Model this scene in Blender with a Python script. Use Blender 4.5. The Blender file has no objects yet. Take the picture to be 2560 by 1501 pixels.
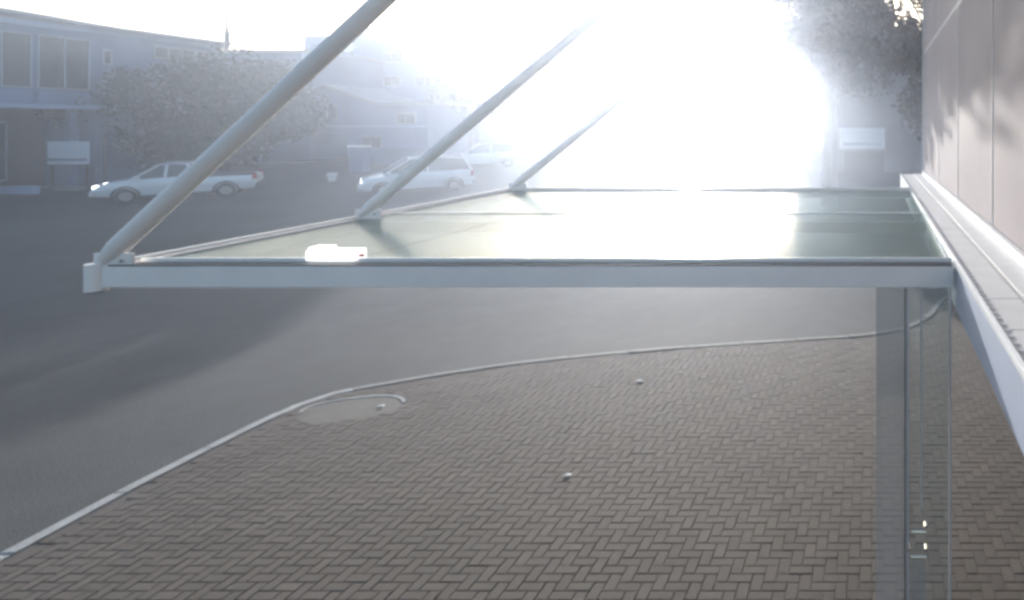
import bpy, bmesh, math, random
from mathutils import Vector, Matrix

random.seed(7)
R = math.radians
S = bpy.context.scene
COL = S.collection

# ------------------------------------------------------------------ camera
EYE = 4.0                       # camera height above the brick pavement
cam_d = bpy.data.cameras.new("camera")
cam = bpy.data.objects.new("camera", cam_d)
COL.objects.link(cam)
cam.location = (0, 0, EYE)
cam.rotation_euler = (R(90), 0, 0)
cam_d.sensor_width = 36.0
cam_d.lens = 22.5
cam_d.shift_x = -0.3516
cam_d.shift_y = -0.168
cam_d.clip_start = 0.05
cam_d.clip_end = 3000
S.camera = cam

# ------------------------------------------------------------------ sky + sun
SUN_EL, SUN_AZ = 9.0, -15.8     # degrees above the horizon, degrees from +Y (minus = towards -X)
w = bpy.data.worlds.new("World")
S.world = w
w.use_nodes = True
nt = w.node_tree
bg = nt.nodes["Background"]
sky = nt.nodes.new("ShaderNodeTexSky")
sky.sky_type = 'NISHITA'
sky.sun_disc = False
sky.sun_elevation = R(SUN_EL)
sky.sun_rotation = R(SUN_AZ)
sky.air_density = 1.0
sky.dust_density = 2.8
sky.ozone_density = 1.5
nt.links.new(sky.outputs[0], bg.inputs[0])
bg.inputs[1].default_value = 0.15

sun_d = bpy.data.lights.new("sun", 'SUN')
sun_d.energy = 5.0
sun_d.angle = R(0.6)
sun_d.color = (1.0, 0.97, 0.93)
sun = bpy.data.objects.new("sun", sun_d)
COL.objects.link(sun)
sd = Vector((math.sin(R(SUN_AZ)) * math.cos(R(SUN_EL)), math.cos(R(SUN_AZ)) * math.cos(R(SUN_EL)), math.sin(R(SUN_EL))))
sun.rotation_euler = (-sd).to_track_quat('-Z', 'Y').to_euler()
sun.location = (0, 0, 30)

S.view_settings.view_transform = 'Standard'
S.view_settings.look = 'None'
S.view_settings.gamma = 1.0
S.view_settings.exposure = 1.30
S.render.engine = 'CYCLES'
S.cycles.use_denoising = True
S.cycles.max_bounces = 6
S.cycles.volume_bounces = 1
S.cycles.sample_clamp_indirect = 8
S.cycles.filter_width = 3.2        # soft, low grade security camera optics

HAZE_DENSITY = 0.0053
HAZE_ANISO = 0.84


# ------------------------------------------------------------------ materials
def nodes_of(m):
    m.use_nodes = True
    return m.node_tree, m.node_tree.nodes["Principled BSDF"]


def mat(name, rgb, rough=0.6, spec=0.5, metal=0.0, var=0.0, scale=3.0, bump=0.0, bscale=60.0, coat=0.0,
        emit=0.0, stain=0.0, coords='Object', random_v=0.0):
    m = bpy.data.materials.new(name)
    t, b = nodes_of(m)
    b.inputs["Roughness"].default_value = rough
    b.inputs["Specular IOR Level"].default_value = spec
    b.inputs["Metallic"].default_value = metal
    b.inputs["Coat Weight"].default_value = coat
    b.inputs["Coat Roughness"].default_value = 0.05
    c = (*rgb, 1)
    b.inputs["Base Color"].default_value = c
    if emit:
        b.inputs["Emission Color"].default_value = c
        b.inputs["Emission Strength"].default_value = emit
    tc = t.nodes.new("ShaderNodeNewGeometry" if coords == 'Position' else "ShaderNodeTexCoord")
    if var or stain or random_v:
        cur = None
        rgbn = t.nodes.new("ShaderNodeRGB"); rgbn.outputs[0].default_value = c
        cur = rgbn.outputs[0]

        def mul(cur, fac, lo, hi):
            mp = t.nodes.new("ShaderNodeMapRange")
            mp.inputs["To Min"].default_value = lo
            mp.inputs["To Max"].default_value = hi
            t.links.new(fac, mp.inputs["Value"])
            mx = t.nodes.new("ShaderNodeVectorMath"); mx.operation = 'SCALE'
            t.links.new(cur, mx.inputs[0]); t.links.new(mp.outputs[0], mx.inputs["Scale"])
            return mx.outputs[0]
        if var:
            n = t.nodes.new("ShaderNodeTexNoise"); n.inputs["Scale"].default_value = scale
            n.inputs["Detail"].default_value = 6; n.inputs["Roughness"].default_value = 0.6
            t.links.new(tc.outputs[coords], n.inputs["Vector"])
            cur = mul(cur, n.outputs["Fac"], 1 - var * 1.6, 1 + var * 1.6)
        if stain:
            n = t.nodes.new("ShaderNodeTexNoise"); n.inputs["Scale"].default_value = scale * 0.13
            n.inputs["Detail"].default_value = 4; n.inputs["Distortion"].default_value = 0.6
            t.links.new(tc.outputs[coords], n.inputs["Vector"])
            cur = mul(cur, n.outputs["Fac"], 1 - stain * 1.8, 1 + stain * 1.8)
        if random_v:
            oi = t.nodes.new("ShaderNodeObjectInfo")
            cur = mul(cur, oi.outputs["Random"], 1 - random_v, 1 + random_v)
        t.links.new(cur, b.inputs["Base Color"])
    if bump:
        n = t.nodes.new("ShaderNodeTexNoise"); n.inputs["Scale"].default_value = bscale
        n.inputs["Detail"].default_value = 5
        t.links.new(tc.outputs[coords], n.inputs["Vector"])
        bp = t.nodes.new("ShaderNodeBump"); bp.inputs["Strength"].default_value = bump
        bp.inputs["Distance"].default_value = 0.02
        t.links.new(n.outputs["Fac"], bp.inputs["Height"])
        t.links.new(bp.outputs[0], b.inputs["Normal"])
    return m


M = {}
M['asphalt'] = mat('asphalt', (0.052, 0.055, 0.054), 0.85, 0.22, var=0.20, scale=2.2, stain=0.30, bump=0.5, bscale=45)
M['joint'] = mat('joint_sand', (0.082, 0.066, 0.054), 0.95, var=0.2, scale=8)
M['brick'] = mat('concrete_brick', (0.100, 0.080, 0.064), 0.85, 0.3, var=0.10, scale=7, stain=0.16, coords='Position', bump=0.35, bscale=90, random_v=0.11)
M['kerb'] = mat('kerb_concrete', (0.33, 0.33, 0.32), 0.8, var=0.32, scale=5, stain=0.2, coords='Position', bump=0.5, bscale=40)
M['slab'] = mat('worn_slab', (0.100, 0.088, 0.076), 0.85, var=0.25, scale=5, bump=0.4)
M['kerb_dark'] = mat('kerb_dark', (0.19, 0.185, 0.175), 0.85, var=0.32, scale=5, stain=0.2, coords='Position')  # darker concrete tone for the stones past the bend
M['concrete'] = mat('concrete', (0.26, 0.26, 0.25), 0.85, var=0.15, scale=4, bump=0.3)
M['steel'] = mat('painted_grey_steel', (0.82, 0.79, 0.77), 0.5, 0.5, var=0.07, scale=3, bump=0.05, bscale=20)
M['steel_light'] = mat('white_trim', (0.75, 0.76, 0.76), 0.25, 0.6, var=0.04, scale=6)
M['dark_seal'] = mat('dark_seal', (0.03, 0.033, 0.035), 0.6)
M['pane'] = mat('canopy_sheet', (0.14, 0.175, 0.165), 0.20, 0.07, var=0.16, scale=1.3, bump=0.02, bscale=3)


def see_through(m, fac, tint):
    """glass that lets part of what lies behind it show"""
    t = m.node_tree; b = t.nodes["Principled BSDF"]; out = t.nodes["Material Output"]
    tr = t.nodes.new("ShaderNodeBsdfTransparent"); tr.inputs[0].default_value = (*tint, 1)
    ms = t.nodes.new("ShaderNodeMixShader"); ms.inputs[0].default_value = fac
    t.links.new(b.outputs[0], ms.inputs[1]); t.links.new(tr.outputs[0], ms.inputs[2])
    t.links.new(ms.outputs[0], out.inputs["Surface"])


see_through(M['pane'], 0.50, (0.80, 0.92, 0.88))
M['ledge_stone'] = mat('ledge_stone', (0.56, 0.55, 0.54), 0.55, 0.5, var=0.10, scale=5, bump=0.12, bscale=50, random_v=0.05)
M['ledge_face'] = mat('ledge_face', (0.34, 0.375, 0.46), 0.45, 0.5, var=0.05, scale=2)
M['trim_white'] = mat('trim_white', (0.85, 0.85, 0.84), 0.22, 0.7)
M['facade_glass'] = mat('facade_glass', (0.36, 0.315, 0.31), 0.75, 0.02, var=0.12, scale=0.7, bump=0.015, bscale=1.2)
M['facade_wall'] = mat('facade_wall', (0.28, 0.28, 0.29), 0.6, var=0.07, scale=2)
M['mullion'] = mat('mullion', (0.52, 0.50, 0.51), 0.6, 0.1)
M['chrome'] = mat('brushed_metal', (0.75, 0.74, 0.72), 0.18, metal=1.0)
M['litter'] = mat('litter_paper', (0.75, 0.74, 0.72), 0.8, var=0.1, scale=30)
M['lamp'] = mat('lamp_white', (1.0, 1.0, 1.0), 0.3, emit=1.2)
M['wall_white'] = mat('plaster_white_hazed', (0.36, 0.45, 0.60), 0.85, var=0.10, scale=0.9, stain=0.12, bump=0.1)  # white plaster with the blue veil of distance put into its colour
M['wall_grey'] = mat('plaster_grey_hazed', (0.15, 0.21, 0.32), 0.85, var=0.12, scale=0.8, stain=0.12, bump=0.1)  # grey plaster, tinted with the same distant blue veil
M['wall_mauve'] = mat('plaster_mauve', (0.26, 0.235, 0.235), 0.85, var=0.14, scale=0.8, stain=0.15)
M['wall_brown'] = mat('plaster_brown', (0.12, 0.10, 0.085), 0.85, var=0.15, scale=1.2)
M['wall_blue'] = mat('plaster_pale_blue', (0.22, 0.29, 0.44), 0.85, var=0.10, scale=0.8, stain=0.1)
M['roof_tile'] = mat('roof_tile', (0.15, 0.13, 0.125), 0.85, var=0.2, scale=3)
M['roof_metal'] = mat('roof_metal', (0.30, 0.32, 0.34), 0.5, 0.5, var=0.1, scale=1.0)
M['window'] = mat('window_glass', (0.045, 0.055, 0.07), 0.12, 0.5)
M['frame'] = mat('window_frame', (0.38, 0.41, 0.45), 0.5)
M['board'] = mat('sign_board', (0.62, 0.68, 0.76), 0.5, var=0.05, scale=1)
M['board_band'] = mat('sign_band', (0.15, 0.19, 0.27), 0.5)
M['board_white'] = mat('sign_white', (0.8, 0.8, 0.8), 0.5, var=0.04, scale=1)
M['bark'] = mat('bark', (0.09, 0.075, 0.06), 0.9, var=0.3, scale=6, bump=0.6, bscale=20)
M['car_white'] = mat('car_white', (0.72, 0.73, 0.75), 0.25, 0.5, coat=0.6)
M['car_glass'] = mat('car_glass', (0.03, 0.035, 0.045), 0.06, 0.6)
M['car_dark'] = mat('car_dark', (0.025, 0.025, 0.028), 0.6)
M['tyre'] = mat('tyre', (0.025, 0.025, 0.025), 0.85)
M['rim'] = mat('rim', (0.45, 0.46, 0.47), 0.3, metal=0.8)
M['headlight'] = mat('headlight', (0.95, 0.97, 1.0), 0.1, emit=3.0)
M['tail'] = mat('tail_light', (0.35, 0.02, 0.02), 0.2)
M['dish'] = mat('dish_white', (0.9, 0.9, 0.9), 0.4)
M['black_metal'] = mat('black_metal', (0.05, 0.045, 0.045), 0.5)


def leaf_mat(name, c1, c2):
    m = bpy.data.materials.new(name)
    t, b = nodes_of(m)
    geo = t.nodes.new("ShaderNodeNewGeometry")
    mx = t.nodes.new("ShaderNodeMix"); mx.data_type = 'RGBA'
    mx.inputs["A"].default_value = (*c1, 1); mx.inputs["B"].default_value = (*c2, 1)
    t.links.new(geo.outputs["Random Per Island"], mx.inputs["Factor"])
    t.links.new(mx.outputs["Result"], b.inputs["Base Color"])
    b.inputs["Roughness"].default_value = 0.6
    b.inputs["Specular IOR Level"].default_value = 0.15
    tr = t.nodes.new("ShaderNodeBsdfTranslucent")
    t.links.new(mx.outputs["Result"], tr.inputs["Color"])
    ms = t.nodes.new("ShaderNodeMixShader"); ms.inputs[0].default_value = 0.12
    out = t.nodes["Material Output"]
    t.links.new(b.outputs[0], ms.inputs[1]); t.links.new(tr.outputs[0], ms.inputs[2])
    t.links.new(ms.outputs[0], out.inputs["Surface"])
    return m


M['leaf'] = leaf_mat('leaf_green', (0.020, 0.034, 0.024), (0.045, 0.065, 0.045))
M['leaf_b'] = leaf_mat('leaf_olive', (0.05, 0.06, 0.035), (0.10, 0.105, 0.07))
M['leaf_c'] = leaf_mat('leaf_brown', (0.085, 0.065, 0.06), (0.17, 0.13, 0.125))


# ------------------------------------------------------------------ mesh helpers
class MB:
    def __init__(s):
        s.v = []; s.f = []; s.fm = []; s.mi = 0

    def add(s, vs, fs):
        o = len(s.v)
        s.v += [tuple(v) for v in vs]
        s.f += [tuple(i + o for i in f) for f in fs]
        s.fm += [s.mi] * len(fs)

    def box(s, x0, x1, y0, y1, z0, z1):
        s.add([(x0, y0, z0), (x1, y0, z0), (x1, y1, z0), (x0, y1, z0), (x0, y0, z1), (x1, y0, z1), (x1, y1, z1), (x0, y1, z1)],
              [(0, 3, 2, 1), (4, 5, 6, 7), (0, 1, 5, 4), (1, 2, 6, 5), (2, 3, 7, 6), (3, 0, 4, 7)])

    def bar(s, a, b, w, h, up=(0, 0, 1)):
        a = Vector(a); b = Vector(b); d = (b - a).normalized(); u = Vector(up)
        if abs(d.dot(u)) > 0.99: u = Vector((0, 1, 0))
        sx = d.cross(u).normalized() * w / 2; su = sx.cross(d).normalized() * h / 2
        vs = []
        for p in (a, b):
            vs += [p - sx - su, p + sx - su, p + sx + su, p - sx + su]
        s.add(vs, [(0, 1, 2, 3), (7, 6, 5, 4), (0, 4, 5, 1), (1, 5, 6, 2), (2, 6, 7, 3), (3, 7, 4, 0)])

    def tube(s, pts, rs, n=12, cap=True):
        pts = [Vector(p) for p in pts]
        if not isinstance(rs, (list, tuple)): rs = [rs] * len(pts)
        o = len(s.v); rings = []
        for i, p in enumerate(pts):
            d = (pts[min(i + 1, len(pts) - 1)] - pts[max(i - 1, 0)]).normalized()
            u = Vector((0, 0, 1)) if abs(d.z) < 0.95 else Vector((0, 1, 0))
            a = d.cross(u).normalized(); b = a.cross(d).normalized()
            s.v += [tuple(p + (a * math.cos(2 * math.pi * k / n) + b * math.sin(2 * math.pi * k / n)) * rs[i]) for k in range(n)]
        for i in range(len(pts) - 1):
            for k in range(n):
                k2 = (k + 1) % n
                s.f.append((o + i * n + k, o + i * n + k2, o + (i + 1) * n + k2, o + (i + 1) * n + k)); s.fm.append(s.mi)
        if cap:
            s.f.append(tuple(o + k for k in range(n))[::-1]); s.fm.append(s.mi)
            e = o + (len(pts) - 1) * n
            s.f.append(tuple(e + k for k in range(n))); s.fm.append(s.mi)

    def prism(s, poly, z0, z1):
        n = len(poly)
        vs = [(x, y, z0) for x, y in poly] + [(x, y, z1) for x, y in poly]
        s.add(vs, [tuple(range(n))[::-1], tuple(range(n, 2 * n))] + [(i, (i + 1) % n, n + (i + 1) % n, n + i) for i in range(n)])

    def build(s, name, m, parent=None, smooth=False, bevel=0.0):
        me = bpy.data.meshes.new(name)
        me.from_pydata(s.v, [], s.f)
        ms = m if isinstance(m, list) else [m]
        for x in ms: me.materials.append(x)
        if len(ms) > 1: me.polygons.foreach_set("material_index", s.fm)
        if bevel:
            bm = bmesh.new(); bm.from_mesh(me)
            bmesh.ops.bevel(bm, geom=list(bm.edges), offset=bevel, segments=2, affect='EDGES', profile=0.7)
            bm.to_mesh(me); bm.free()
        if smooth:
            me.polygons.foreach_set("use_smooth", [True] * len(me.polygons))
            try: me.set_sharp_from_angle(angle=R(35))
            except Exception: pass
        me.update()
        o = bpy.data.objects.new(name, me)
        COL.objects.link(o)
        if parent is not None: o.parent = parent
        return o


def bx(name, m, parent, *b, bevel=0.0):
    q = MB(); q.box(*b); return q.build(name, m, parent, bevel=bevel)


def tag(o, label=None, cat=None, group=None, kind=None):
    if label: o["label"] = label
    if cat: o["category"] = cat
    if group: o["group"] = group
    if kind: o["kind"] = kind
    return o


def empty(name, loc=(0, 0, 0), rz=0.0):
    o = bpy.data.objects.new(name, None)
    COL.objects.link(o); o.location = loc; o.rotation_euler = (0, 0, rz)
    o.empty_display_size = 0.3
    return o


def copy_tree(o, parent=None):
    c = o.copy(); COL.objects.link(c); c.parent = parent
    for ch in list(o.children): copy_tree(ch, c)
    return c


def smooth01(t):
    t = max(0.0, min(1.0, t)); return t * t * (3 - 2 * t)


def gz(y):
    """the street climbs gently beyond the crossing"""
    t = max(0.0, min(48.0, y - 12.0))
    e = 3.0
    r = t * t / (2 * e) if t < e else t - e / 2
    return 0.062 * r


# ------------------------------------------------------------------ ground and streets
q = MB()
xs = [-380, -200, -120, -80, -60, -50, -40, -30, -20, -10, 0, 10, 20, 40, 80, 160, 380]
ys = [-60, -20, 0, 6, 10, 12, 13, 14, 15, 16, 18, 20, 22, 24, 26, 28, 30, 33, 36, 40, 45, 50, 55, 58, 60, 62, 80, 120, 200, 380]
vs = [(x, y, gz(y) - 0.12) for y in ys for x in xs]
nx = len(xs)
fs = [(j * nx + i, j * nx + i + 1, (j + 1) * nx + i + 1, (j + 1) * nx + i) for j in range(len(ys) - 1) for i in range(nx - 1)]
q.add(vs, fs)
tag(q.build('road', M['asphalt'], smooth=True), kind='structure')

KERB = [(-8.0, -6), (-8.1, 2), (-8.19, 6.0), (-8.31, 7.15), (-8.38, 8.6), (-8.36, 9.25), (-8.15, 9.75), (-7.7, 10.05), (-7.08, 10.45), (-6.1, 10.95),
        (-5.12, 11.3), (-3.5, 11.75), (-1.8, 12.1), (-0.2, 12.4), (0.6, 12.8), (1.15, 13.6), (1.6, 15.0), (2.6, 16.0), (6, 16.6), (12, 16.8), (30, 17)]


def resample(path, step):
    out = [Vector(path[0])]; acc = 0.0
    for a, b in zip(path, path[1:]):
        a = Vector(a); b = Vector(b); L = (b - a).length; t = step - acc
        while t <= L:
            out.append(a + (b - a) * t / L); t += step
        acc = (acc + L) % step
    return out


def inside(x, y, poly):
    c = False; n = len(poly)
    for i in range(n):
        x1, y1 = poly[i]; x2, y2 = poly[i - 1]
        if (y1 > y) != (y2 > y) and x < (x2 - x1) * (y - y1) / (y2 - y1) + x1: c = not c
    return c


# bed of the pavement
KW = 0.13


def offset_path(path, d):
    res = []
    for i, p in enumerate(path):
        a = Vector(path[max(i - 1, 0)]); b = Vector(path[min(i + 1, len(path) - 1)])
        t = (b - a).normalized(); res.append((p[0] + t.y * d, p[1] - t.x * d))
    return res


inner = offset_path(KERB, KW)
bed = inner + [(30, -6)]
q = MB(); q.prism(bed[::-1], -0.30, -0.007)
pav = q.build('pavement', M['joint']); tag(pav, kind='structure')

# bricks: 10 x 20 cm concrete pavers in a 90 degree herringbone
BW = 0.106
G = 0.0055


def brick_mesh(lx, ly):
    me_q = MB()
    h, c = 0.0, 0.005
    x, y = lx / 2 - G / 2, ly / 2 - G / 2
    vs = []
    for (sx, sy) in ((-1, -1), (1, -1), (1, 1), (-1, 1)):
        vs.append((sx * (x - c), sy * (y - c), h))
    for (sx, sy) in ((-1, -1), (1, -1), (1, 1), (-1, 1)):
        vs.append((sx * x, sy * y, h - c * 0.8))
    for (sx, sy) in ((-1, -1), (1, -1), (1, 1), (-1, 1)):
        vs.append((sx * x, sy * y, h - 0.03))
    fs = [(0, 1, 2, 3)]
    for k in range(4):
        k2 = (k + 1) % 4
        fs += [(4 + k, 4 + k2, k2, k), (8 + k, 8 + k2, 4 + k2, 4 + k)]
    me_q.add(vs, fs)
    return me_q


inner_tight = offset_path(KERB, KW + 0.02)
poly = inner_tight + [(2.05, 16), (2.05, -6)]
poly = [p for p in inner_tight if p[0] < 2.0] + [(2.05, 15.2), (2.05, 2.2), (-8.0, 2.2)]
poly = [p for p in poly if not (p[1] < 2.2)] if False else poly
# the ramp patch near the bend of the kerb
RAMP = [(-7.42 + 0.66 * math.cos(2 * math.pi * k / 28), 9.12 + (0.44 + 0.05 * math.sin(4 * math.pi * k / 28)) * math.sin(2 * math.pi * k / 28)) for k in range(28)]
spots = []
NX, NY = 60, 70
for j in range(-120, 140):
    for i in range(-120, 140):
        # herringbone: diagonal staircase of H and V bricks with period 4
        k = (i - j) % 4
        cx, cy = i * BW, j * BW
        if k == 0:
            spots.append((cx + BW, cy + BW / 2, 'h'))
        elif k == 2:
            pass
        if (i - j) % 4 == 3:
            spots.append((cx + BW / 2, cy + BW, 'v'))
keep = []
x_off, y_off = -3.5, 8.5
for (cx, cy, d) in spots:
    px, py = cx + x_off, cy + y_off
    if py < 3.6 or py > 15.5 or px > 2.0 or px < -8.4: continue
    hx, hy = (BW, BW / 2) if d == 'h' else (BW / 2, BW)
    ok = all(inside(px + sx * hx * .98, py + sy * hy * .98, poly) for sx in (-1, 1) for sy in (-1, 1))
    if not ok: continue
    if inside(px, py, RAMP): continue
    keep.append((px, py, d))


def show(b):
    x, y, d = b
    u = 1280 + 0.3516 * 2560 + 1600 * x / y; v = 320 + 6400 / y
    vis = 0 if (-20 < u < 2450 and v < 1530) else 1
    return (vis, y)


keep.sort(key=show)
me_cache = {}
for k, (px, py, d) in enumerate(keep[:300]):
    if d not in me_cache:
        lx, ly = (2 * BW, BW) if d == 'h' else (BW, 2 * BW)
        o = brick_mesh(lx, ly).build('brick', M['brick'], pav)
        me_cache[d] = o.data
    else:
        o = bpy.data.objects.new('brick', me_cache[d]); COL.objects.link(o); o.parent = pav
    o.location = (px, py, random.uniform(-0.002, 0.002))
    o.rotation_euler = (random.uniform(-.006, .006), random.uniform(-.006, .006), random.uniform(-.012, .012))
# all the others: one mesh, each brick still its own solid with its own tone
mbrick = M['brick'].copy(); mbrick.name = 'concrete_brick_field'
t = mbrick.node_tree
for n in list(t.nodes):
    if n.type == 'OBJECT_INFO':
        g = t.nodes.new("ShaderNodeNewGeometry")
        for l in list(n.outputs["Random"].links):
            t.links.new(g.outputs["Random Per Island"], l.to_socket)
q = MB()
bmH = brick_mesh(2 * BW, BW); bmV = brick_mesh(BW, 2 * BW)
for (px, py, d) in keep[300:]:
    src = bmH if d == 'h' else bmV
    dz = random.uniform(-.002, .002); ax, ay = random.uniform(-.006, .006), random.uniform(-.006, .006)
    a = random.uniform(-.012, .012)
    q.add([(px + x - a * y, py + y + a * x, z + dz + ax * x + ay * y) for x, y, z in src.v], src.f)
o = q.build('brick_field', mbrick, pav); tag(o, kind='stuff')

# ramp slab with a pale rim
q = MB(); q.prism(RAMP, -0.0065, -0.003); q.build('ramp_slab', M['slab'], pav)
q = MB()
for a, b in list(zip(RAMP, RAMP[1:]))[2:15]:
    q.bar((a[0], a[1], -0.003), (b[0], b[1], -0.003), 0.045, 0.014)
q.build('ramp_rim', M['kerb'], pav)

# kerb: one stone after the other
kerb = empty('kerb', (0, 0, 0)); tag(kerb, kind='structure')
pts = resample(KERB, 0.25)
i = 0
while i + 4 < len(pts):
    seg = pts[i:i + 5]
    if seg[0].x > 6: break
    off = [Vector(p) for p in offset_path([tuple(p) for p in seg], KW)]
    # shorten both ends by 4 mm so that a joint shows
    for arr in (seg, off):
        arr[0] = arr[0] + (arr[1] - arr[0]) * 0.03
        arr[-1] = arr[-1] + (arr[-2] - arr[-1]) * 0.03
    dz = random.uniform(-0.006, 0.008)
    poly2 = [(p.x, p.y) for p in off] + [(p.x, p.y) for p in reversed(seg)]
    q = MB(); q.prism(poly2, -0.3, 0.006 + dz)
    o = q.build('kerb_stone', M['kerb' if seg[0].y < 9.3 else 'kerb_dark'], kerb, bevel=0.012)
    i += 4

# far pavement and low wall across the junction
q = MB()
q.box(-60, -38.4, 30.9, 31.9, 0.4, gz(31) + 0.05)
tag(q.build('far_pavement', M['concrete']), kind='structure')
q = MB(); q.box(-70, -37.6, 39.5, 60, 1.0, gz(40) + 0.10)
tag(q.build('far_pavement', M['concrete']), kind='structure')
q = MB(); q.box(-37.0, -18, 44.2, 48, 1.2, gz(44.2) + 0.12)
tag(q.build('far_pavement', M['concrete']), kind='structure')


# ------------------------------------------------------------------ our building: ledge, wall, canopy
LX, WX = 0.617, 1.10
bld = empty('corner_building', (1.1, 4, 0))
tag(bld, 'grey corner building at the right edge, glazed wall above a pale projecting ledge', 'building')


def child(o, p):
    o.parent = p; o.matrix_parent_inverse = p.matrix_world.inverted() if False else Matrix.Translation(-Vector(p.location)); return o


def bbx(name, m, *b, bevel=0.0, p=bld):
    return child(bx(name, m, None, *b, bevel=bevel), p)


ZL = 3.0
bbx('wall', M['facade_wall'], 2.0, 9.0, -3.0, 13.9, 0.0, 2.66)
bbx('upper_wall', M['facade_wall'], WX + 0.10, 9.0, -3.0, 13.88, 2.66, 10.5)
bbx('ledge_face', M['ledge_face'], LX, LX + 0.10, -3.0, 13.9, 2.67, 2.985)
bbx('ledge_soffit', M['facade_wall'], LX + 0.1, 2.0, -3.0, 13.9, 2.67, 2.70)
cuts = [-3.0, -0.2, 1.3, 2.55, 3.17, 3.75, 6.3, 8.8, 11.3, 13.9]
for a, b in zip(cuts, cuts[1:]):
    bbx('ledge_panel', M['ledge_stone'], LX + 0.022, 0.872, a + 0.006, b - 0.006, 2.95, 3.0, bevel=0.003)
    bbx('ledge_panel', M['ledge_stone'], 0.888, WX - 0.03, a + 0.006, b - 0.006, 2.95, 3.012, bevel=0.003)
bbx('ledge_gutter', M['dark_seal'], 0.868, 0.892, -3.0, 13.88, 2.94, 2.975)
for a, b in ((-3.0, 3.745), (3.757, 13.9)):
    bbx('edge_trim', M['trim_white'], LX - 0.008, LX + 0.020, a, b, 2.985, 3.022, bevel=0.004)
q = MB()
y = 2.0
while y < 9:                                        # ribs along the edge trim
    q.box(LX + 0.022, LX + 0.062, y, y + 0.03, 3.0005, 3.006); y += 0.095
child(q.build('ledge_ribs', M['ledge_stone']), bld)["kind"] = "stuff"
bbx('wall_sill', M['trim_white'], WX - 0.028, WX + 0.1, -3.0, 13.9, 3.002, 3.075, bevel=0.006)
# glazing of the upper wall
ycuts = [-3.0, -0.4, 1.4, 3.6, 6.0, 8.4, 10.8, 13.88]
for a, b in zip(ycuts, ycuts[1:]):
    for z0, z1 in ((3.09, 5.6), (5.66, 8.1), (8.16, 10.4)):
        bbx('glass_panel', M['facade_glass'], WX + 0.03, WX + 0.09, a + 0.02, b - 0.02, z0, z1)
    bbx('mullion', M['mullion'], WX + 0.022, WX + 0.1, a - 0.012, a + 0.012, 3.08, 10.4)
for z in (5.63, 8.13, 10.43):
    bbx('transom', M['mullion'], WX + 0.026, WX + 0.098, -3.0, 13.9, z - 0.028, z + 0.028)
# small box lamp fixed to the ledge face
bbx('corner_trim', M['mullion'], WX + 0.0, WX + 0.11, 13.885, 13.98, 3.08, 10.5)

# canopy
CX0, CX1, CY0, CYM, CY1, CZ = -5.72, 0.60, 4.70, 7.12, 10.1, 3.0
can = empty('canopy', (0, 4.7, 3.0))
tag(can, 'steel framed entrance canopy hung on three slanting rods over the brick pavement', 'canopy')


def cz(y): return CZ - 0.035 + (y - CY0) * math.tan(R(0.55))


def cbx(name, m, *b, bevel=0.0):
    return child(bx(name, m, None, *b, bevel=bevel), can)


def cbuild(q, name, m, **k):
    return child(q.build(name, m, None, **k), can)


cbx('front_beam', M['steel'], CX0 + 0.06, CX1, CY0, CY0 + 0.10, 2.828, 2.982, bevel=0.006)
cbx('beam_cap', M['dark_seal'], CX0 + 0.10, CX1, CY0 + 0.004, CY0 + 0.11, 2.984, 2.992)
cbx('glazing_trim', M['steel_light'], CX0 + 0.22, CX1, CY0 + 0.112, CY0 + 0.135, 2.94, 3.022, bevel=0.003)
q = MB(); q.tube([(CX0, CY0 + 0.02, 2.80), (CX0, CY0 + 0.02, 3.0)], 0.062, 16); cbuild(q, 'end_cap', M['steel'], smooth=True)
q = MB(); q.tube([(CX0, CY0 + 0.02, 2.79), (CX0, CY0 + 0.02, 2.80)], 0.05, 16); cbuild(q, 'end_plug', M['dark_seal'], smooth=True)
q = MB(); q.bar((CX0 + 0.02, CY0 + 0.10, 2.90), (CX0 + 0.02, CY1, cz(CY1) - 0.05), 0.06, 0.13); cbuild(q, 'side_beam', M['steel'], bevel=0.004)
q = MB(); q.bar((CX0 + 0.02, CY0 + 0.2, 2.990), (CX0 + 0.02, CY1, cz(CY1) + 0.03), 0.035, 0.022); cbuild(q, 'side_trim', M['steel_light'])
q = MB(); q.bar((CX0, CY1 + 0.02, cz(CY1) - 0.04), (CX1, CY1 + 0.02, cz(CY1) - 0.04), 0.08, 0.15); cbuild(q, 'back_beam', M['steel'], bevel=0.004)
q = MB(); q.bar((CX0, CY1 - 0.03, cz(CY1) + 0.035), (CX1, CY1 - 0.03, cz(CY1) + 0.035), 0.03, 0.02); cbuild(q, 'back_trim', M['steel_light'])
q = MB(); q.bar((CX0 + 0.05, CYM, cz(CYM) - 0.09), (CX1, CYM, cz(CYM) - 0.09), 0.06, 0.12); cbuild(q, 'middle_beam', M['steel'])
q = MB(); q.bar((CX1 + 0.008, CY0 + 0.12, 2.88), (CX1 + 0.008, CY1, cz(CY1) - 0.06), 0.016, 0.12); cbuild(q, 'wall_beam', M['steel'])
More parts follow.
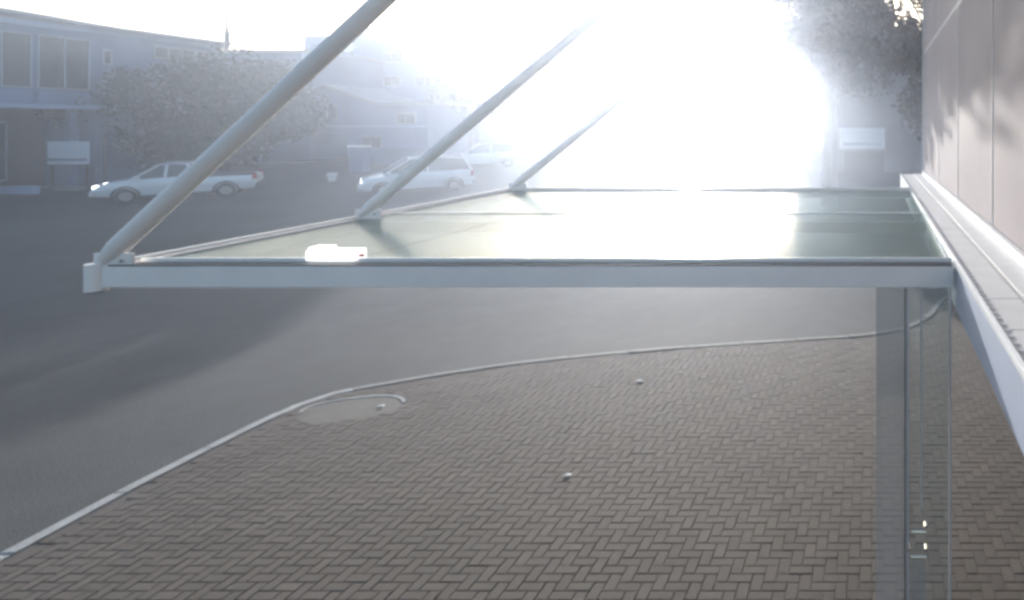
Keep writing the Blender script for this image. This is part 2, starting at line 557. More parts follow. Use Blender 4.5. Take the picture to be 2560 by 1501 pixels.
# panes: two bays, four across
px = [CX0 + 0.07 + k * (CX1 - CX0 - 0.08) / 4 for k in range(5)]
for ya, yb in ((CY0 + 0.14, CYM + 0.42), (CYM + 0.436, CY1 - 0.05)):
    for a, b in zip(px, px[1:]):
        q = MB(); x0, x1 = a + 0.003, b - 0.003
        vs = []
        for z in (-0.012, 0.0):
            vs += [(x0, ya, cz(ya) + z), (x1, ya, cz(ya) + z), (x1, yb, cz(yb) + z), (x0, yb, cz(yb) + z)]
        q.add(vs, [(0, 3, 2, 1), (4, 5, 6, 7), (0, 1, 5, 4), (1, 2, 6, 5), (2, 3, 7, 6), (3, 0, 4, 7)])
        cbuild(q, 'pane', M['pane'])
q = MB(); ys_ = CYM + 0.428
q.bar((CX0 + 0.07, ys_, cz(ys_) + 0.006), (CX1, ys_, cz(ys_) + 0.006), 0.035, 0.010); cbuild(q, 'seam_strip', M['steel_light'])

# the three slanting tie rods
RODS = [(CY0 + 0.03, 9.35, 0.066), (CYM, 8.75, 0.062), (CY1 + 0.02, 8.55, 0.060)]
for k, (y, zt, r) in enumerate(RODS):
    q = MB()
    a = Vector((CX0, y, cz(y) + 0.02)); b = Vector((WX, y, zt))
    d = (b - a).normalized()
    q.tube([a + d * 0.02, a + d * 0.12, a + d * 0.2, b - d * 0.3, b - d * 0.2], [r * 0.5, r * 0.8, r, r, r * 0.6], 18)
    o = cbuild(q, 'tie_rod', M['steel'], smooth=True)
    q = MB(); q.box(CX0 - 0.02, CX0 + 0.26, y - 0.012, y + 0.012, cz(y), cz(y) + 0.11); cbuild(q, 'rod_bracket', M['steel'], bevel=0.003)
    for bxo in (0.05, 0.20):
        q = MB(); q.tube([(CX0 + bxo, y - 0.028, cz(y) + 0.055), (CX0 + bxo, y + 0.028, cz(y) + 0.055)], 0.014, 6)
        cbuild(q, 'bolt', M['chrome'])

# box lamp on the front beam
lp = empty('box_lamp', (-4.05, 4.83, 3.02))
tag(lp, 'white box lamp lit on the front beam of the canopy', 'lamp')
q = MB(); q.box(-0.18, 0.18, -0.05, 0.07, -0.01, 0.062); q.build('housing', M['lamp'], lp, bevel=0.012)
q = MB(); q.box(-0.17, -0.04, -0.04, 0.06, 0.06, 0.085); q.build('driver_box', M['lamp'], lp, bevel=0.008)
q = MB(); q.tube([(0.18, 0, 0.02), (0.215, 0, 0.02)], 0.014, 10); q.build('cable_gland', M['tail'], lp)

# glazed end screen with a door under the beam
scr = empty('glass_door', (0.3, 4.76, 0))
tag(scr, 'glazed entrance door leaf with metal pull bars below the right end of the canopy beam', 'door')


def sbx(name, m, *b, bevel=0.0):
    return child(bx(name, m, None, *b, bevel=bevel), scr)


mg = bpy.data.materials.new('clear_glass'); t, b = nodes_of(mg)
b.inputs["Base Color"].default_value = (0.80, 0.84, 0.83, 1)
b.inputs["Transmission Weight"].default_value = 0.93; b.inputs["IOR"].default_value = 1.05
b.inputs["Roughness"].default_value = 0.02
M['clear'] = mg
mg = bpy.data.materials.new('frosted_glass'); t, b = nodes_of(mg)
b.inputs["Base Color"].default_value = (0.50, 0.47, 0.46, 1)
b.inputs["Roughness"].default_value = 0.35
see_through(mg, 0.62, (0.93, 0.95, 0.95))
M['frosted'] = mg
Y = 4.76
sbx('glass_fin', M['frosted'], 0.03, 0.235, Y - 0.01, Y + 0.012, 0.0, 2.825)
sbx('seal', M['dark_seal'], 0.240, 0.249, Y - 0.02, Y + 0.02, 0.0, 2.825)
sbx('door_stile', M['mullion'], 0.252, 0.272, Y - 0.02, Y + 0.02, 0.0, 2.825)
sbx('door_pane', M['clear'], 0.274, 0.57, Y - 0.006, Y + 0.006, 0.0, 2.825)
sbx('door_stile', M['mullion'], 0.572, 0.586, Y - 0.02, Y + 0.02, 0.0, 2.825)
sbx('door_rail', M['mullion'], 0.36, 0.372, Y - 0.014, Y + 0.014, 1.15, 2.825)
q = MB(); q.tube([(0.29, Y - 0.05, 1.03), (0.40, Y - 0.05, 1.03)], 0.012, 10); child(q.build('pull_bar', M['chrome'], smooth=True), scr)
q = MB(); q.tube([(0.285, Y - 0.05, 0.845), (0.405, Y - 0.05, 0.845)], 0.012, 10); child(q.build('pull_bar', M['chrome'], smooth=True), scr)
for x, z in ((0.395, 1.065), (0.27, 0.90), (0.40, 0.90)):
    q = MB(); q.tube([(x, Y - 0.06, z), (x, Y, z)], 0.013, 10); child(q.build('bar_bracket', M['chrome'], smooth=True), scr)
sbx('kick_plate', M['frosted'], 0.285, 0.40, Y - 0.012, Y - 0.007, 0.25, 0.80)


# ------------------------------------------------------------------ litter on the pavement
def litter(x, y, s, label, seed):
    rnd = random.Random(seed)
    q = MB(); n = 9
    vs = [(0, 0, 0.012 + s * 0.1)]
    for k in range(n):
        a = 2 * math.pi * k / n; r = s * rnd.uniform(0.6, 1.1)
        vs.append((math.cos(a) * r, math.sin(a) * r * 0.7, 0.006 + rnd.random() * s * 0.12))
    vs.append((0, 0, 0.001))
    fs = [(0, 1 + k, 1 + (k + 1) % n) for k in range(n)] + [(n + 1, 1 + (k + 1) % n, 1 + k) for k in range(n)]
    q.add(vs, fs)
    o = q.build('crumpled_paper', M['litter']); o.location = (x, y, 0.002)
    tag(o, label, 'litter', 'scraps of paper dropped on the pavement')
    return o


litter(-3.5, 7.36, 0.055, 'small crumpled white paper scrap on the bricks in the middle of the pavement', 1)
litter(-3.66, 10.1, 0.07, 'crumpled paper scrap seen just below the canopy beam, near the far kerb', 2)
litter(-7.05, 9.2, 0.06, 'flattened paper scrap on the pale ramp slab by the kerb bend', 3)


# ------------------------------------------------------------------ buildings across the junction
def window(parent, x0, x1, z0, z1, y, axis='y', d=1, n=2, name='window', fm='frame', gm='window', proud=0.05):
    """axis 'y': the wall faces -Y at y;  axis 'x': the wall faces +X at x=y and x0..x1 run along Y"""
    fr = MB(); w = 0.07
    def put(qq, a0, a1, b0, b1, p0, p1):
        if axis == 'y': qq.box(a0, a1, y - p1, y - p0, b0, b1)
        else: qq.box(y + p0, y + p1, a0, a1, b0, b1)
    put(fr, x0, x1, z0, z0 + w, 0.003, proud); put(fr, x0, x1, z1 - w, z1, 0.003, proud)
    for k in range(n + 1):
        c = x0 + (x1 - x0) * k / n
        a = max(x0, c - w / 2 if 0 < k < n else (c if k == 0 else c - w)); 
        put(fr, a, a + w, z0 + w, z1 - w, 0.003, proud)
    o = child(fr.build(name, M[fm]), parent)
    for k in range(n):
        pn = MB(); a = x0 + (x1 - x0) * k / n; b = x0 + (x1 - x0) * (k + 1) / n
        put(pn, a + w * 0.5, b - w * 0.5, z0 + w, z1 - w, 0.004, 0.02)
        g = pn.build('pane', M[gm]); g.parent = o
    return o


# A: two storey shop building at the left, side facing us along X = -40
A = empty('shop_building', (-40, 33, 1.1))
tag(A, 'two storey building at the far left with wide upper windows over a brown ground floor', 'building')


def ab(name, m, *b, bevel=0.0): return child(bx(name, m, None, *b, bevel=bevel), A)


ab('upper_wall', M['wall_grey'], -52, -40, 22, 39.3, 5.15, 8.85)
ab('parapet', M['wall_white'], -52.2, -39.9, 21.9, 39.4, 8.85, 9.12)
# roof slab with curved, slightly lifted eave
q = MB()
prof = []
for k in range(13):
    yy = 22 + 17.6 * k / 12
    prof.append((yy, 9.12 + 0.22 * math.sin(math.pi * min(1, max(0, (33 - yy) / 11)))))
for (y1, z1), (y2, z2) in zip(prof, prof[1:]):
    q.add([(-53, y1, z1), (-39.55, y1, z1), (-39.55, y2, z2), (-53, y2, z2), (-53, y1, z1 + .16), (-39.55, y1, z1 + .16), (-39.55, y2, z2 + .16), (-53, y2, z2 + .16)],
          [(0, 3, 2, 1), (4, 5, 6, 7), (0, 1, 5, 4), (1, 2, 6, 5), (2, 3, 7, 6), (3, 0, 4, 7)])
child(q.build('roof', M['roof_metal']), A)
ab('floor_slab', M['wall_white'], -52, -39.7, 22, 33.6, 4.95, 5.15)
ab('ground_wall', M['wall_brown'], -52, -42.6, 22, 39.2, 0.5, 4.95)
ab('ground_wall', M['wall_grey'], -42.6, -40, 33.0, 39.2, 0.5, 5.15)
for yy in (25.5, 29.0, 32.0):
    q = MB(); q.box(-40.35, -40.05, yy, yy + 0.3, 0.6, 4.95); child(q.build('pillar', M['wall_grey'], bevel=0.01), A)
for a, b in ((22.6, 25.2), (25.5, 28.1), (28.3, 30.45), (30.65, 32.7)):
    window(A, a, b, 5.9, 8.5, -40.0, 'x', n=2)
    q = MB(); q.box(-39.995, -39.93, a, b, 5.2, 5.82); child(q.build('spandrel', M['wall_blue']), A)
window(A, 33.25, 33.65, 7.3, 8.1, -40.0, 'x', n=1)
window(A, 35.6, 38.6, 7.9, 8.6, -40.0, 'x', n=4)
for z in (5.5, 6.2, 6.9):
    ab('wall_band', M['wall_white'], -40.0, -39.93, 33.9, 39.3, z, z + 0.10)
window(A, 24, 27, 1.4, 4.3, -42.6, 'x', n=2, name='shopfront')
window(A, 28, 31.5, 1.4, 4.3, -42.6, 'x', n=2, name='shopfront')

# sign board in front of A
sg = empty('shop_sign', (-39.0, 31.0, 1.1)); tag(sg, 'white rectangular board with a dark lower band standing before the far left building', 'sign')
q = MB(); q.box(-0.95, 1.0, 0, 0.08, 1.15, 2.25); q.build('board', M['board'], sg)
q = MB(); q.box(-0.93, 0.98, -0.012, -0.002, 1.30, 1.42); q.build('band', M['board_band'], sg)
for x in (-0.85, 0.85):
    q = MB(); q.box(x - .04, x + .04, 0.09, 0.16, -0.2, 2.2); q.build('post', M['black_metal'], sg)
pl = MB(); pl.tube([(0, 0, 0), (0, 0, 2.7)], [0.06, 0.045], 10)
o = pl.build('gate_post', M['black_metal']); o.location = (-37.4, 31.2, 1.1)
tag(o, 'short dark post to the right of the white board at the left', 'post')
# low wall
q = MB(); q.box(-44, -39.2, 29.9, 30.15, 0.6, 1.27); o = q.build('low_wall', M['wall_white'])
tag(o, 'low pale garden wall along the road at the left edge', 'wall')

# mast with aerial on the roof
mst = empty('roof_mast', (-38.9, 38.6, 9.1)); tag(mst, 'thin dark mast rising from the right end of the left roof', 'mast')
q = MB(); q.tube([(0, 0, -0.3), (0, 0, 0.75)], 0.13, 8); q.build('base', M['black_metal'], mst)
q = MB(); q.tube([(0, 0, 0.7), (0, 0, 2.45)], [0.085, 0.06], 8); q.build('pole', M['black_metal'], mst)
q = MB(); q.bar((-0.9, 0, 0.02), (0.0, 0, 0.02), 0.06, 0.06); q.build('arm', M['black_metal'], mst)

# B: plain block behind the dark tree
B = empty('flat_block', (-38, 46, 1.6)); tag(B, 'flat roofed plain block behind the dark tree, with one pale corner pier', 'building')


def bb(name, m, *b): return child(bx(name, m, None, *b), B)


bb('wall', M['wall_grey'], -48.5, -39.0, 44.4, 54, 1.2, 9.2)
bb('roof', M['roof_metal'], -48.8, -38.75, 44.2, 54.2, 9.2, 9.42)
bb('corner_pier', M['wall_white'], -39.35, -38.75, 44.15, 44.39, 7.6, 9.2)
bb('chimney', M['wall_white'], -39.3, -38.8, 44.3, 44.9, 9.42, 9.8)
window(B, -41.3, -40.5, 7.0, 7.7, 44.4, n=1, fm='board_white', gm='board')

# C: tall block in the glare
C = empty('tall_block', (-33, 51, 2.8)); tag(C, 'tall pale apartment block with roof boxes, right of the first canopy rod', 'building')


def cb(name, m, *b): return child(bx(name, m, None, *b), C)


YC = 51
fx = lambda u, y=YC: (u - 2180) / 1600 * y
fz = lambda v, y=YC: 4 + (320 - v) / 1600 * y
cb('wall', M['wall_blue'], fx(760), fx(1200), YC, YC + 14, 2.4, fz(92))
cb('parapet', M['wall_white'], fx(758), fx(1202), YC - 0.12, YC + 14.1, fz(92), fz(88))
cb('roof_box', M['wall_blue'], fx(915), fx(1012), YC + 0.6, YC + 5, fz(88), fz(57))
cb('roof_cap', M['roof_metal'], fx(911), fx(1016), YC + 0.4, YC + 5.2, fz(57), fz(54))
cb('roof_box', M['wall_white'], fx(1032), fx(1080), YC + 0.4, YC + 3, fz(88), fz(64))
cb('roof_cap', M['roof_metal'], fx(1028), fx(1084), YC + 0.3, YC + 3.1, fz(64), fz(60))
cb('stair_tower', M['wall_white'], fx(850), fx(912), YC + 0.2, YC + 4, fz(88), fz(66))
for k, u in enumerate((960, 1040, 1120)):
    for v in (130, 190):
        window(C, fx(u), fx(u + 42), fz(v + 26), fz(v), YC, n=2)
dsh = empty('satellite_dish', (fx(868, 49.7), 49.7, fz(118, 49.7)), 0)
tag(dsh, 'white oval satellite dish beside the first canopy rod in front of the tall block', 'satellite dish')
q = MB(); n = 24; vs = [(0, 0.12, 0)]
for r, yy in ((0.3, 0.09), (0.55, 0.0)):
    vs += [(1.0 * r * 1.15 * math.cos(2 * math.pi * k / n), yy, 0.8 * r * math.sin(2 * math.pi * k / n)) for k in range(n)]
fs = [(0, 1 + k, 1 + (k + 1) % n) for k in range(n)] + [(1 + k, 1 + n + k, 1 + n + (k + 1) % n, 1 + (k + 1) % n) for k in range(n)]
q.add(vs, fs); q.build('reflector', M['dish'], dsh, smooth=True)
q = MB(); q.tube([(0.63 * math.cos(2 * math.pi * k / n), 0, 0.44 * math.sin(2 * math.pi * k / n)) for k in range(n + 1)], 0.035, 6, cap=False); q.build('rim', M['black_metal'], dsh)
q = MB(); q.tube([(0, 0.1, -0.1), (0.2, 0.3, -0.5), (0.2, 0.3, -4.6)], 0.05, 8); q.build('mount', M['black_metal'], dsh)

# D: low gabled house
D = empty('gabled_house', (-33, 45, 2.0)); tag(D, 'pale two storey house with a low gable roof behind the white cars', 'building')


def db(name, m, *b): return child(bx(name, m, None, *b), D)


YD = 45
gx = lambda u: fx(u, YD); gzz = lambda v: fz(v, YD)
q = MB()
ridge = (820, 215)
prof = [(680, 400), (680, 262), (820, 218), (945, 262), (1070, 262), (1070, 400)]
vs = [(gx(u), YD, gzz(v)) for u, v in prof] + [(gx(u), YD + 4.5, gzz(v)) for u, v in prof]
n = len(prof)
q.add(vs, [tuple(range(n)), tuple(range(n, 2 * n))[::-1]] + [(i, n + i, n + (i + 1) % n, (i + 1) % n) for i in range(n)])
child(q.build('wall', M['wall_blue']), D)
rf = [(665, 268), (820, 216), (950, 262), (1082, 262)]
q = MB()
for (u1, v1), (u2, v2) in zip(rf, rf[1:]):
    a = Vector((gx(u1), YD - 0.5, gzz(v1))); b2 = Vector((gx(u2), YD - 0.5, gzz(v2))); L = Vector((0, 5.3, 0)); up = Vector((0, 0, 0.16))
    q.add([a, b2, b2 + L, a + L, a + up, b2 + up, b2 + L + up, a + L + up], [(0, 3, 2, 1), (4, 5, 6, 7), (0, 1, 5, 4), (1, 2, 6, 5), (2, 3, 7, 6), (3, 0, 4, 7)])
child(q.build('roof', M['roof_metal']), D)
window(D, gx(792), gx(845), gzz(298), gzz(264), YD, n=2)
window(D, gx(716), gx(766), gzz(300), gzz(266), YD, n=2)
db('storey_band', M['wall_white'], gx(684), gx(1066), YD - 0.05, YD - 0.003, gzz(318), gzz(314))
q = MB(); q.box(gx(775), gx(868), YD - 0.04, YD - 0.004, 1.9, gzz(334)); child(q.build('garage_door', M['wall_grey']), D)
window(D, gx(905), gx(955), gzz(372), gzz(340), YD, n=2)
window(D, gx(990), gx(1040), gzz(310), gzz(282), YD, n=2)
# gate pier with white cap (right of the garage)
gp = empty('gate_pier', (fx(890, 38), 38, gz(38) - 0.12)); tag(gp, 'dark gate pier with a white capping beside the garage of the gabled house', 'gate pier')
q = MB(); q.box(-0.42, 0.42, 0, 0.5, 0, 1.45); q.build('pier', M['wall_grey'], gp)
q = MB(); q.box(-0.5, 0.5, -0.06, 0.56, 1.45, 1.58); q.build('cap', M['board_white'], gp)
# garden wall between
q = MB(); q.box(fx(905, 42), fx(1240, 42), 42.5, 42.7, 1.3, gz(42) + 0.9); o = q.build('garden_wall', M['wall_grey'])
tag(o, 'long grey garden wall behind the white cars', 'wall')
q = MB(); q.tube([(0, 0, 0), (0, 0, 1.6)], 0.09, 10); o = q.build('wall_post', M['wall_white']); o.location = (fx(650, 41), 41, gz(41) - 0.1)
tag(o, 'pale slender post left of the gabled house', 'post')
# white tub by the road
q = MB(); q.tube([(0, 0, 0), (0, 0, 0.03), (0, 0, 0.40), (0, 0, 0.43)], [0.14, 0.15, 0.24, 0.21], 14); o = q.build('white_tub', M['board_white'], smooth=True)
o.location = (fx(830, 34), 34, gz(34) - 0.12); tag(o, 'small white tub standing in the road left of the white hatchback', 'tub')

# E: block in the glare, F/G: buildings at right behind the tree
E = empty('hazy_block', (-22, 70, 3)); tag(E, 'tall block nearly lost in the sun glare behind the second canopy rod', 'building')
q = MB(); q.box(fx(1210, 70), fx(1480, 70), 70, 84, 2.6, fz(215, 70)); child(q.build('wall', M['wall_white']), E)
for u in (1240, 1300, 1360, 1420):
    for v in (240, 290, 340):
        window(E, fx(u, 70), fx(u + 30, 70), fz(v + 22, 70), fz(v, 70), 70, n=1)
q = MB(); q.box(fx(1205, 70), fx(1485, 70), 69.8, 84.2, fz(215, 70), fz(208, 70)); child(q.build('roof', M['roof_metal']), E)

G2 = empty('street_row_house', (-14, 66, 3)); tag(G2, 'low row house in the brightest part of the glare', 'building')
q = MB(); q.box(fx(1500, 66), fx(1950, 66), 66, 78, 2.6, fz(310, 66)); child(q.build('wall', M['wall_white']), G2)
q = MB(); q.box(fx(1495, 66), fx(1955, 66), 65.7, 78.3, fz(310, 66), fz(304, 66)); child(q.build('roof', M['roof_tile']), G2)
for u in (1540, 1620, 1700, 1780, 1860):
    window(G2, fx(u, 66), fx(u + 40, 66), fz(360, 66), fz(330, 66), 66, n=2)

F = empty('corner_shop', (1, 38, 1.7)); tag(F, 'grey shop front at the right carrying two white sign boards', 'building')
YF = 38
q = MB(); q.box(fx(1985, YF), fx(2700, YF), YF, YF + 14, 1.0, fz(120, YF)); child(q.build('wall', M['wall_mauve']), F)
q = MB(); q.box(fx(1975, YF), fx(2705, YF), YF - 0.3, YF + 14.2, fz(120, YF), fz(112, YF)); child(q.build('roof', M['roof_metal']), F)
q = MB(); q.box(fx(2098, YF), fx(2212, YF), YF - 0.10, YF - 0.004, fz(372, YF), fz(320, YF)); o = child(q.build('sign_board', M['board_white']), F)
q = MB(); q.box(fx(2108, YF), fx(2202, YF), YF - 0.112, YF - 0.103, fz(362, YF), fz(357, YF)); o = child(q.build('sign_line', M['board_band']), F)
q = MB(); q.box(fx(2048, YF), fx(2078, YF), YF - 0.10, YF - 0.004, fz(366, YF), fz(324, YF)); child(q.build('sign_board', M['board_white']), F)
window(F, fx(2012, YF), fx(2080, YF), fz(215, YF), fz(165, YF), YF, n=2)
window(F, fx(2120, YF), fx(2190, YF), fz(215, YF), fz(165, YF), YF, n=2)
q = MB(); q.box(fx(2030, YF), fx(2085, YF), YF - 0.04, YF - 0.004, 1.2, fz(378, YF)); child(q.build('door', M['wall_brown']), F)
q = MB(); q.box(fx(2110, YF), fx(2210, YF), YF - 0.04, YF - 0.004, 1.2, fz(380, YF)); child(q.build('shutter', M['wall_brown']), F)


# ------------------------------------------------------------------ trees
def tree(name, loc, h, cr, czs, leaf, nclump, nleaf, ls, label, cat='tree', group=None, seed=1, trunk_r=0.28, squash=0.8, offs=None):
    rnd = random.Random(seed)
    root = empty(name, loc); tag(root, label, cat, group)
    q = MB()
    hc = czs
    q.tube([(0, 0, -0.3), (0.05, 0.02, h * 0.22), (-0.08, 0.06, h * 0.45), (0.1, 0, h * 0.7)], [trunk_r * 1.25, trunk_r, trunk_r * .75, trunk_r * .35], 10)
    cl = []
    for k in range(nclump):
        for _ in range(60):
            v = Vector((rnd.uniform(-1, 1), rnd.uniform(-1, 1), rnd.uniform(-1, 1)))
            if 0.25 < v.length < 1: break
        v = Vector((v.x * cr, v.y * cr, v.z * cr * squash))
        c = Vector((0, 0, hc)) + v
        if offs: c += Vector(offs)
        cl.append((c, rnd.uniform(0.20, 0.36) * cr))
    for c, r in cl[::2]:
        a = Vector((0, 0, h * rnd.uniform(0.3, 0.55))); mid = a.lerp(c, 0.5) + Vector((rnd.uniform(-.3, .3), rnd.uniform(-.3, .3), -0.2))
        q.tube([a, mid, c], [trunk_r * .35, trunk_r * .2, 0.03], 6, cap=False)
    q.build('trunk', M['bark'], root, smooth=True)
    L = MB()
    for c, r in cl:
        for _ in range(nleaf):
            d = Vector((rnd.gauss(0, 1), rnd.gauss(0, 1), rnd.gauss(0, 1))).normalized() * r * (rnd.random() ** 0.45)
            p = c + Vector((d.x, d.y, d.z * 0.75))
            n = Vector((rnd.gauss(0, 1), rnd.gauss(0, 1), rnd.gauss(0, 1) + 0.8)).normalized()
            a = n.orthogonal().normalized(); a = (Matrix.Rotation(rnd.random() * 6.28, 3, n) @ a)
            b = n.cross(a); s = ls * rnd.uniform(0.6, 1.3)
            L.add([p - a * s, p - b * s * .42, p + a * s, p + b * s * .42], [(0, 1, 2, 3)])
    L.build('crown', leaf, root)
    return root


tree('shade_tree', ((500 - 2180) / 1600 * 37, 37, gz(37)), 6.6, 4.9, 3.7, M['leaf'], 110, 300, 0.17,
     'big dark leafy tree behind the white pickup at the left', seed=3, squash=0.66)
tree('shade_tree', ((345 - 2180) / 1600 * 38.5, 38.5, gz(38)), 6, 2.8, 3.3, M['leaf'], 60, 260, 0.17,
     'smaller dark tree left of the big one, against the two storey building', seed=5, squash=0.9)
tree('street_tree', (-1.8, 27, gz(27)), 12.5, 3.7, 8.4, M['leaf_c'], 74, 280, 0.17,
     'tall brownish tree rising at the upper right beyond the canopy', seed=9, squash=1.0, trunk_r=0.3)
tree('street_tree', (3.0, 25, gz(25)), 11.5, 3.3, 6.9, M['leaf_c'], 62, 300, 0.17,
     'brownish tree half hidden behind the glazed corner wall at the right', seed=21, squash=1.15, trunk_r=0.28)
tree('street_tree', (fx(1170, 50), 50, gz(50)), 6, 2.6, 4.4, M['leaf_b'], 34, 150, 0.2,
     'pale hazy tree just right of the gabled house', seed=11, squash=1.0)
tree('street_tree', (fx(1400, 55), 55, gz(55)), 6.5, 3.0, 4.0, M['leaf_b'], 34, 150, 0.2,
     'hazy tree between the second and third canopy rods', seed=12, squash=0.9)


# ------------------------------------------------------------------ cars
def loft(sections):
    """sections: list of rings (same length) -> MB side skin + end caps"""
    q = MB(); n = len(sections[0]); vs = [p for s in sections for p in s]
    fs = []
    for i in range(len(sections) - 1):
        for k in range(n - 1):
            fs.append((i * n + k, (i + 1) * n + k, (i + 1) * n + k + 1, i * n + k + 1))
        fs.append((i * n + n - 1, (i + 1) * n + n - 1, (i + 1) * n, i * n))
    fs.append(tuple(range(n))); fs.append(tuple((len(sections) - 1) * n + k for k in range(n))[::-1])
    q.add(vs, fs)
    return q


def make_car(name, kind, label, cat, group=None):
    """x runs forward (nose at +L/2), y across, z up"""
    root = empty(name); tag(root, label, cat, group)
    if kind == 'pickup':
        L, W, wb = 4.6, 1.70, 2.75
        belt = [(-2.30, .50, .86), (-2.22, .34, .89), (-1.2, .30, .90), (-.46, .30, .91), (-.36, .30, .99), (.6, .30, .98), (1.1, .30, .96), (1.75, .32, .86), (2.12, .34, .74), (2.28, .42, .62)]
        roof = [(-.42, .98), (-.32, 1.46), (.10, 1.52), (.48, 1.48), (1.20, .95)]
    elif kind == 'hatch':
        L, W, wb = 4.0, 1.72, 2.5
        belt = [(-2.0, .45, .80), (-1.93, .32, .98), (-1.5, .28, 1.0), (-.5, .28, .99), (.5, .28, .97), (1.0, .28, .95), (1.55, .30, .86), (1.85, .33, .74), (1.99, .42, .60)]
        roof = [(-1.92, .98), (-1.55, 1.44), (-.6, 1.54), (.25, 1.49), (1.05, .94)]
    else:                                           # minivan
        L, W, wb = 4.4, 1.80, 2.7
        belt = [(-2.2, .45, .85), (-2.14, .32, 1.03), (-1.6, .28, 1.05), (-.5, .28, 1.05), (.6, .28, 1.04), (1.15, .28, 1.02), (1.7, .30, .93), (2.05, .34, .80), (2.19, .42, .62)]
        roof = [(-2.10, 1.03), (-1.85, 1.58), (-.6, 1.70), (.35, 1.64), (1.3, 1.02)]
    secs = []
    for (x, zb, zt) in belt:
        e = 1 - 0.16 * max(0, (abs(x) - L * 0.30) / (L * 0.2)) ** 2
        h = W / 2 * e
        secs.append([(x, -h * .90, zb), (x, -h * .99, zb + (zt - zb) * .35), (x, -h * .985, zb + (zt - zb) * .72), (x, -h * .90, zt - .01), (x, -h * .55, zt + .03),
                     (x, h * .55, zt + .03), (x, h * .90, zt - .01), (x, h * .985, zb + (zt - zb) * .72), (x, h * .99, zb + (zt - zb) * .35), (x, h * .90, zb)])
    loft(secs).build('body', M['car_white'], root, smooth=True)
    # greenhouse: glass volume with roof skin and pillars
    q = MB()
    zc = roof[0][1] - 0.02
    base = [roof[0], roof[-1]]
    rl = []
    for (x, z) in roof:
        t = (z - zc) / (max(r[1] for r in roof) - zc)
        hw = W / 2 * (0.90 - 0.17 * max(0, t))
        rl.append((x, hw, z))
    n = len(rl)
    vs = [(x, -h, z) for x, h, z in rl] + [(x, h, z) for x, h, z in rl]
    fs = [tuple(range(n)), tuple(range(n, 2 * n))[::-1]] + [(i, n + i, n + i + 1, i + 1) for i in range(n - 1)]
    q.add(vs, fs)
    q.build('glasshouse', M['car_glass'], root)
    q = MB(); r1, r2, r3 = rl[1:4]
    ring = []
    for (x, h, z) in (r1, r2, r3):
        ring.append([(x, -h - .012, z - .03), (x, -h * .93, z + .02), (x, 0, z + .035), (x, h * .93, z + .02), (x, h + .012, z - .03), (x, 0, z - .02)])
    loft(ring).build('roof_panel', M['car_white'], root, smooth=True)
    for s in (-1, 1):
        for (p, r) in ((rl[0], rl[1]), (rl[-1], rl[-2])):
            q = MB(); q.bar((p[0], s * (p[1] + .004), p[2]), (r[0], s * (r[1] + .004), r[2]), .07, .05, up=(0, 1, 0))
            q.build('pillar', M['car_white'], root)
        xm = -0.35 if kind != 'pickup' else 0.30
        zr = rl[2][2] - .02 if kind != 'pickup' else 1.47
        q = MB(); q.bar((xm, s * (W / 2 * .905), zc), (xm - .05, s * (W / 2 * .735), zr), .08, .04, up=(0, 1, 0))
        q.build('pillar', M['car_white'], root)
        q = MB(); q.box(rl[-1][0] - .28, rl[-1][0] - .10, s * W / 2 * 0.98 - (0 if s > 0 else .16), s * W / 2 * 0.98 + (.16 if s > 0 else 0), .97, 1.10); q.build('mirror', M['car_white'], root, bevel=.02)
        q = MB(); q.box(L / 2 - .30, L / 2 - .075, s * W / 2 * .60 - .17, s * W / 2 * .60 + .17, .60, .76); q.build('headlight', M['headlight'], root, bevel=.03)
        q = MB(); q.box(-L / 2 - .01, -L / 2 + .12, s * W / 2 * .78 - .10, s * W / 2 * .78 + .08, .70, .95); q.build('tail_light', M['tail'], root, bevel=.015)
        for xw in (wb / 2 - .02, -wb / 2 - .02):
            wh = MB(); wh.tube([(xw, s * (W / 2 - .22), .31), (xw, s * (W / 2 - .19), .31), (xw, s * (W / 2 - .03), .31), (xw, s * (W / 2 + .002), .31)], [.28, .31, .31, .27], 20)
            wo = wh.build('wheel', M['tyre'], root, smooth=True)
            rm = MB(); rm.tube([(xw, s * (W / 2 - .02), .31), (xw, s * (W / 2 + .012), .31)], [.20, .18], 14); rm.build('rim', M['rim'], wo)
            ar = MB(); ar.tube([(xw + .37 * math.cos(math.pi * k / 8), s * (W / 2 - .012), .31 + .37 * math.sin(math.pi * k / 8)) for k in range(9)], .035, 6); ar.build('wheel_arch', M['car_dark'], root)
    q = MB(); q.box(L / 2 - .12, L / 2 + .03, -W / 2 * .78, W / 2 * .78, .36, .54); q.build('front_bumper', M['car_white'], root, bevel=.04)
    q = MB(); q.box(L / 2 - .14, L / 2 - .02, -W * .20, W * .20, .60, .72); q.build('grille', M['car_dark'], root)
    q = MB(); q.box(L / 2 + .031, L / 2 + .036, -.20, .20, .40, .52); q.build('licence_plate', M['rim'], root)
    q = MB(); q.box(-L / 2 - .03, -L / 2 + .12, -W / 2 * .80, W / 2 * .80, .36, .56); q.build('rear_bumper', M['car_dark'], root, bevel=.04)
    q = MB(); q.box(-L * .40, L * .38, -W / 2 * .8, W / 2 * .8, .20, .40); q.build('chassis', M['car_dark'], root)
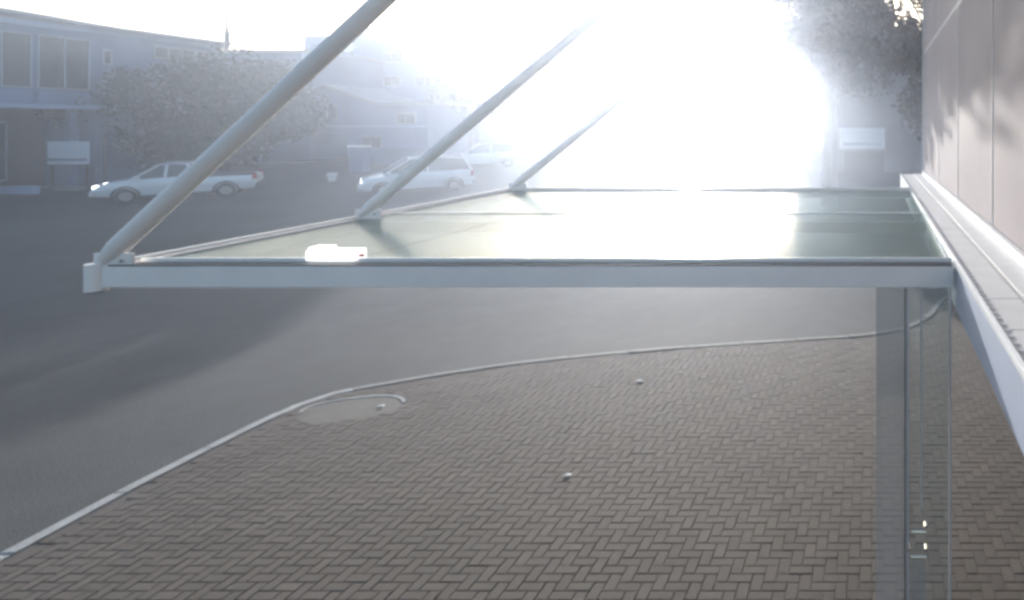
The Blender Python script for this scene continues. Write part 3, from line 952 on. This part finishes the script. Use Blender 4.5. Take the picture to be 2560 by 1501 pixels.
    if kind == 'pickup':
        q = MB(); q.box(-2.16, -.50, -W / 2 * .76, W / 2 * .76, .86, .945); q.build('load_bed', M['car_dark'], root)
    return root


def put(o, x, y, head):
    sl = math.atan((gz(y + .5) - gz(y - .5)))
    d = Vector((math.cos(head), math.sin(head)))
    o.location = (x, y, gz(y) - 0.12)
    o.rotation_mode = 'ZYX' if False else 'XYZ'
    up = Vector((0, -math.sin(sl), math.cos(sl)))
    f = Vector((d.x, d.y, 0)); f = (f - up * f.dot(up)).normalized(); l = up.cross(f)
    o.rotation_euler = Matrix((f, l, up)).transposed().to_euler()


c1 = make_car('pickup_truck', 'pickup', 'white small pickup truck driving out to the left, crossed by the first canopy rod', 'pickup truck')
c1.scale = (1.12, 1, 1.08)
put(c1, -31.1, 28.9, math.atan2(-0.56, -0.83))
c2 = make_car('parked_car', 'van', 'white minivan facing left beside the second canopy rod, the nearer of the two white cars', 'car', 'white cars waiting at the junction')
put(c2, -21.7, 30.6, math.atan2(-0.62, -0.78))
c3 = make_car('parked_car', 'hatch', 'small white hatchback behind the minivan, seen to the right of the second canopy rod', 'car', 'white cars waiting at the junction')
put(c3, -24.4, 40.3, math.atan2(-0.5, -0.87))

# ------------------------------------------------------------------ haze, added to stand in for lens glare
q = MB(); q.box(-395, 395, -70, 395, -1.2, 18.0)
hz = q.build('haze', None) if False else None
me = bpy.data.meshes.new('haze'); me.from_pydata(q.v, [], q.f); me.update()
hm = bpy.data.materials.new('glare_haze'); hm.use_nodes = True
t = hm.node_tree; t.nodes.clear()
out = t.nodes.new("ShaderNodeOutputMaterial"); pv = t.nodes.new("ShaderNodeVolumePrincipled")
pv.inputs["Color"].default_value = (0.74, 0.83, 1.0, 1)
pv.inputs["Density"].default_value = HAZE_DENSITY
pv.inputs["Anisotropy"].default_value = HAZE_ANISO
t.links.new(pv.outputs[0], out.inputs["Volume"])
me.materials.append(hm)
hz = bpy.data.objects.new('haze', me); COL.objects.link(hz); tag(hz, kind='stuff')
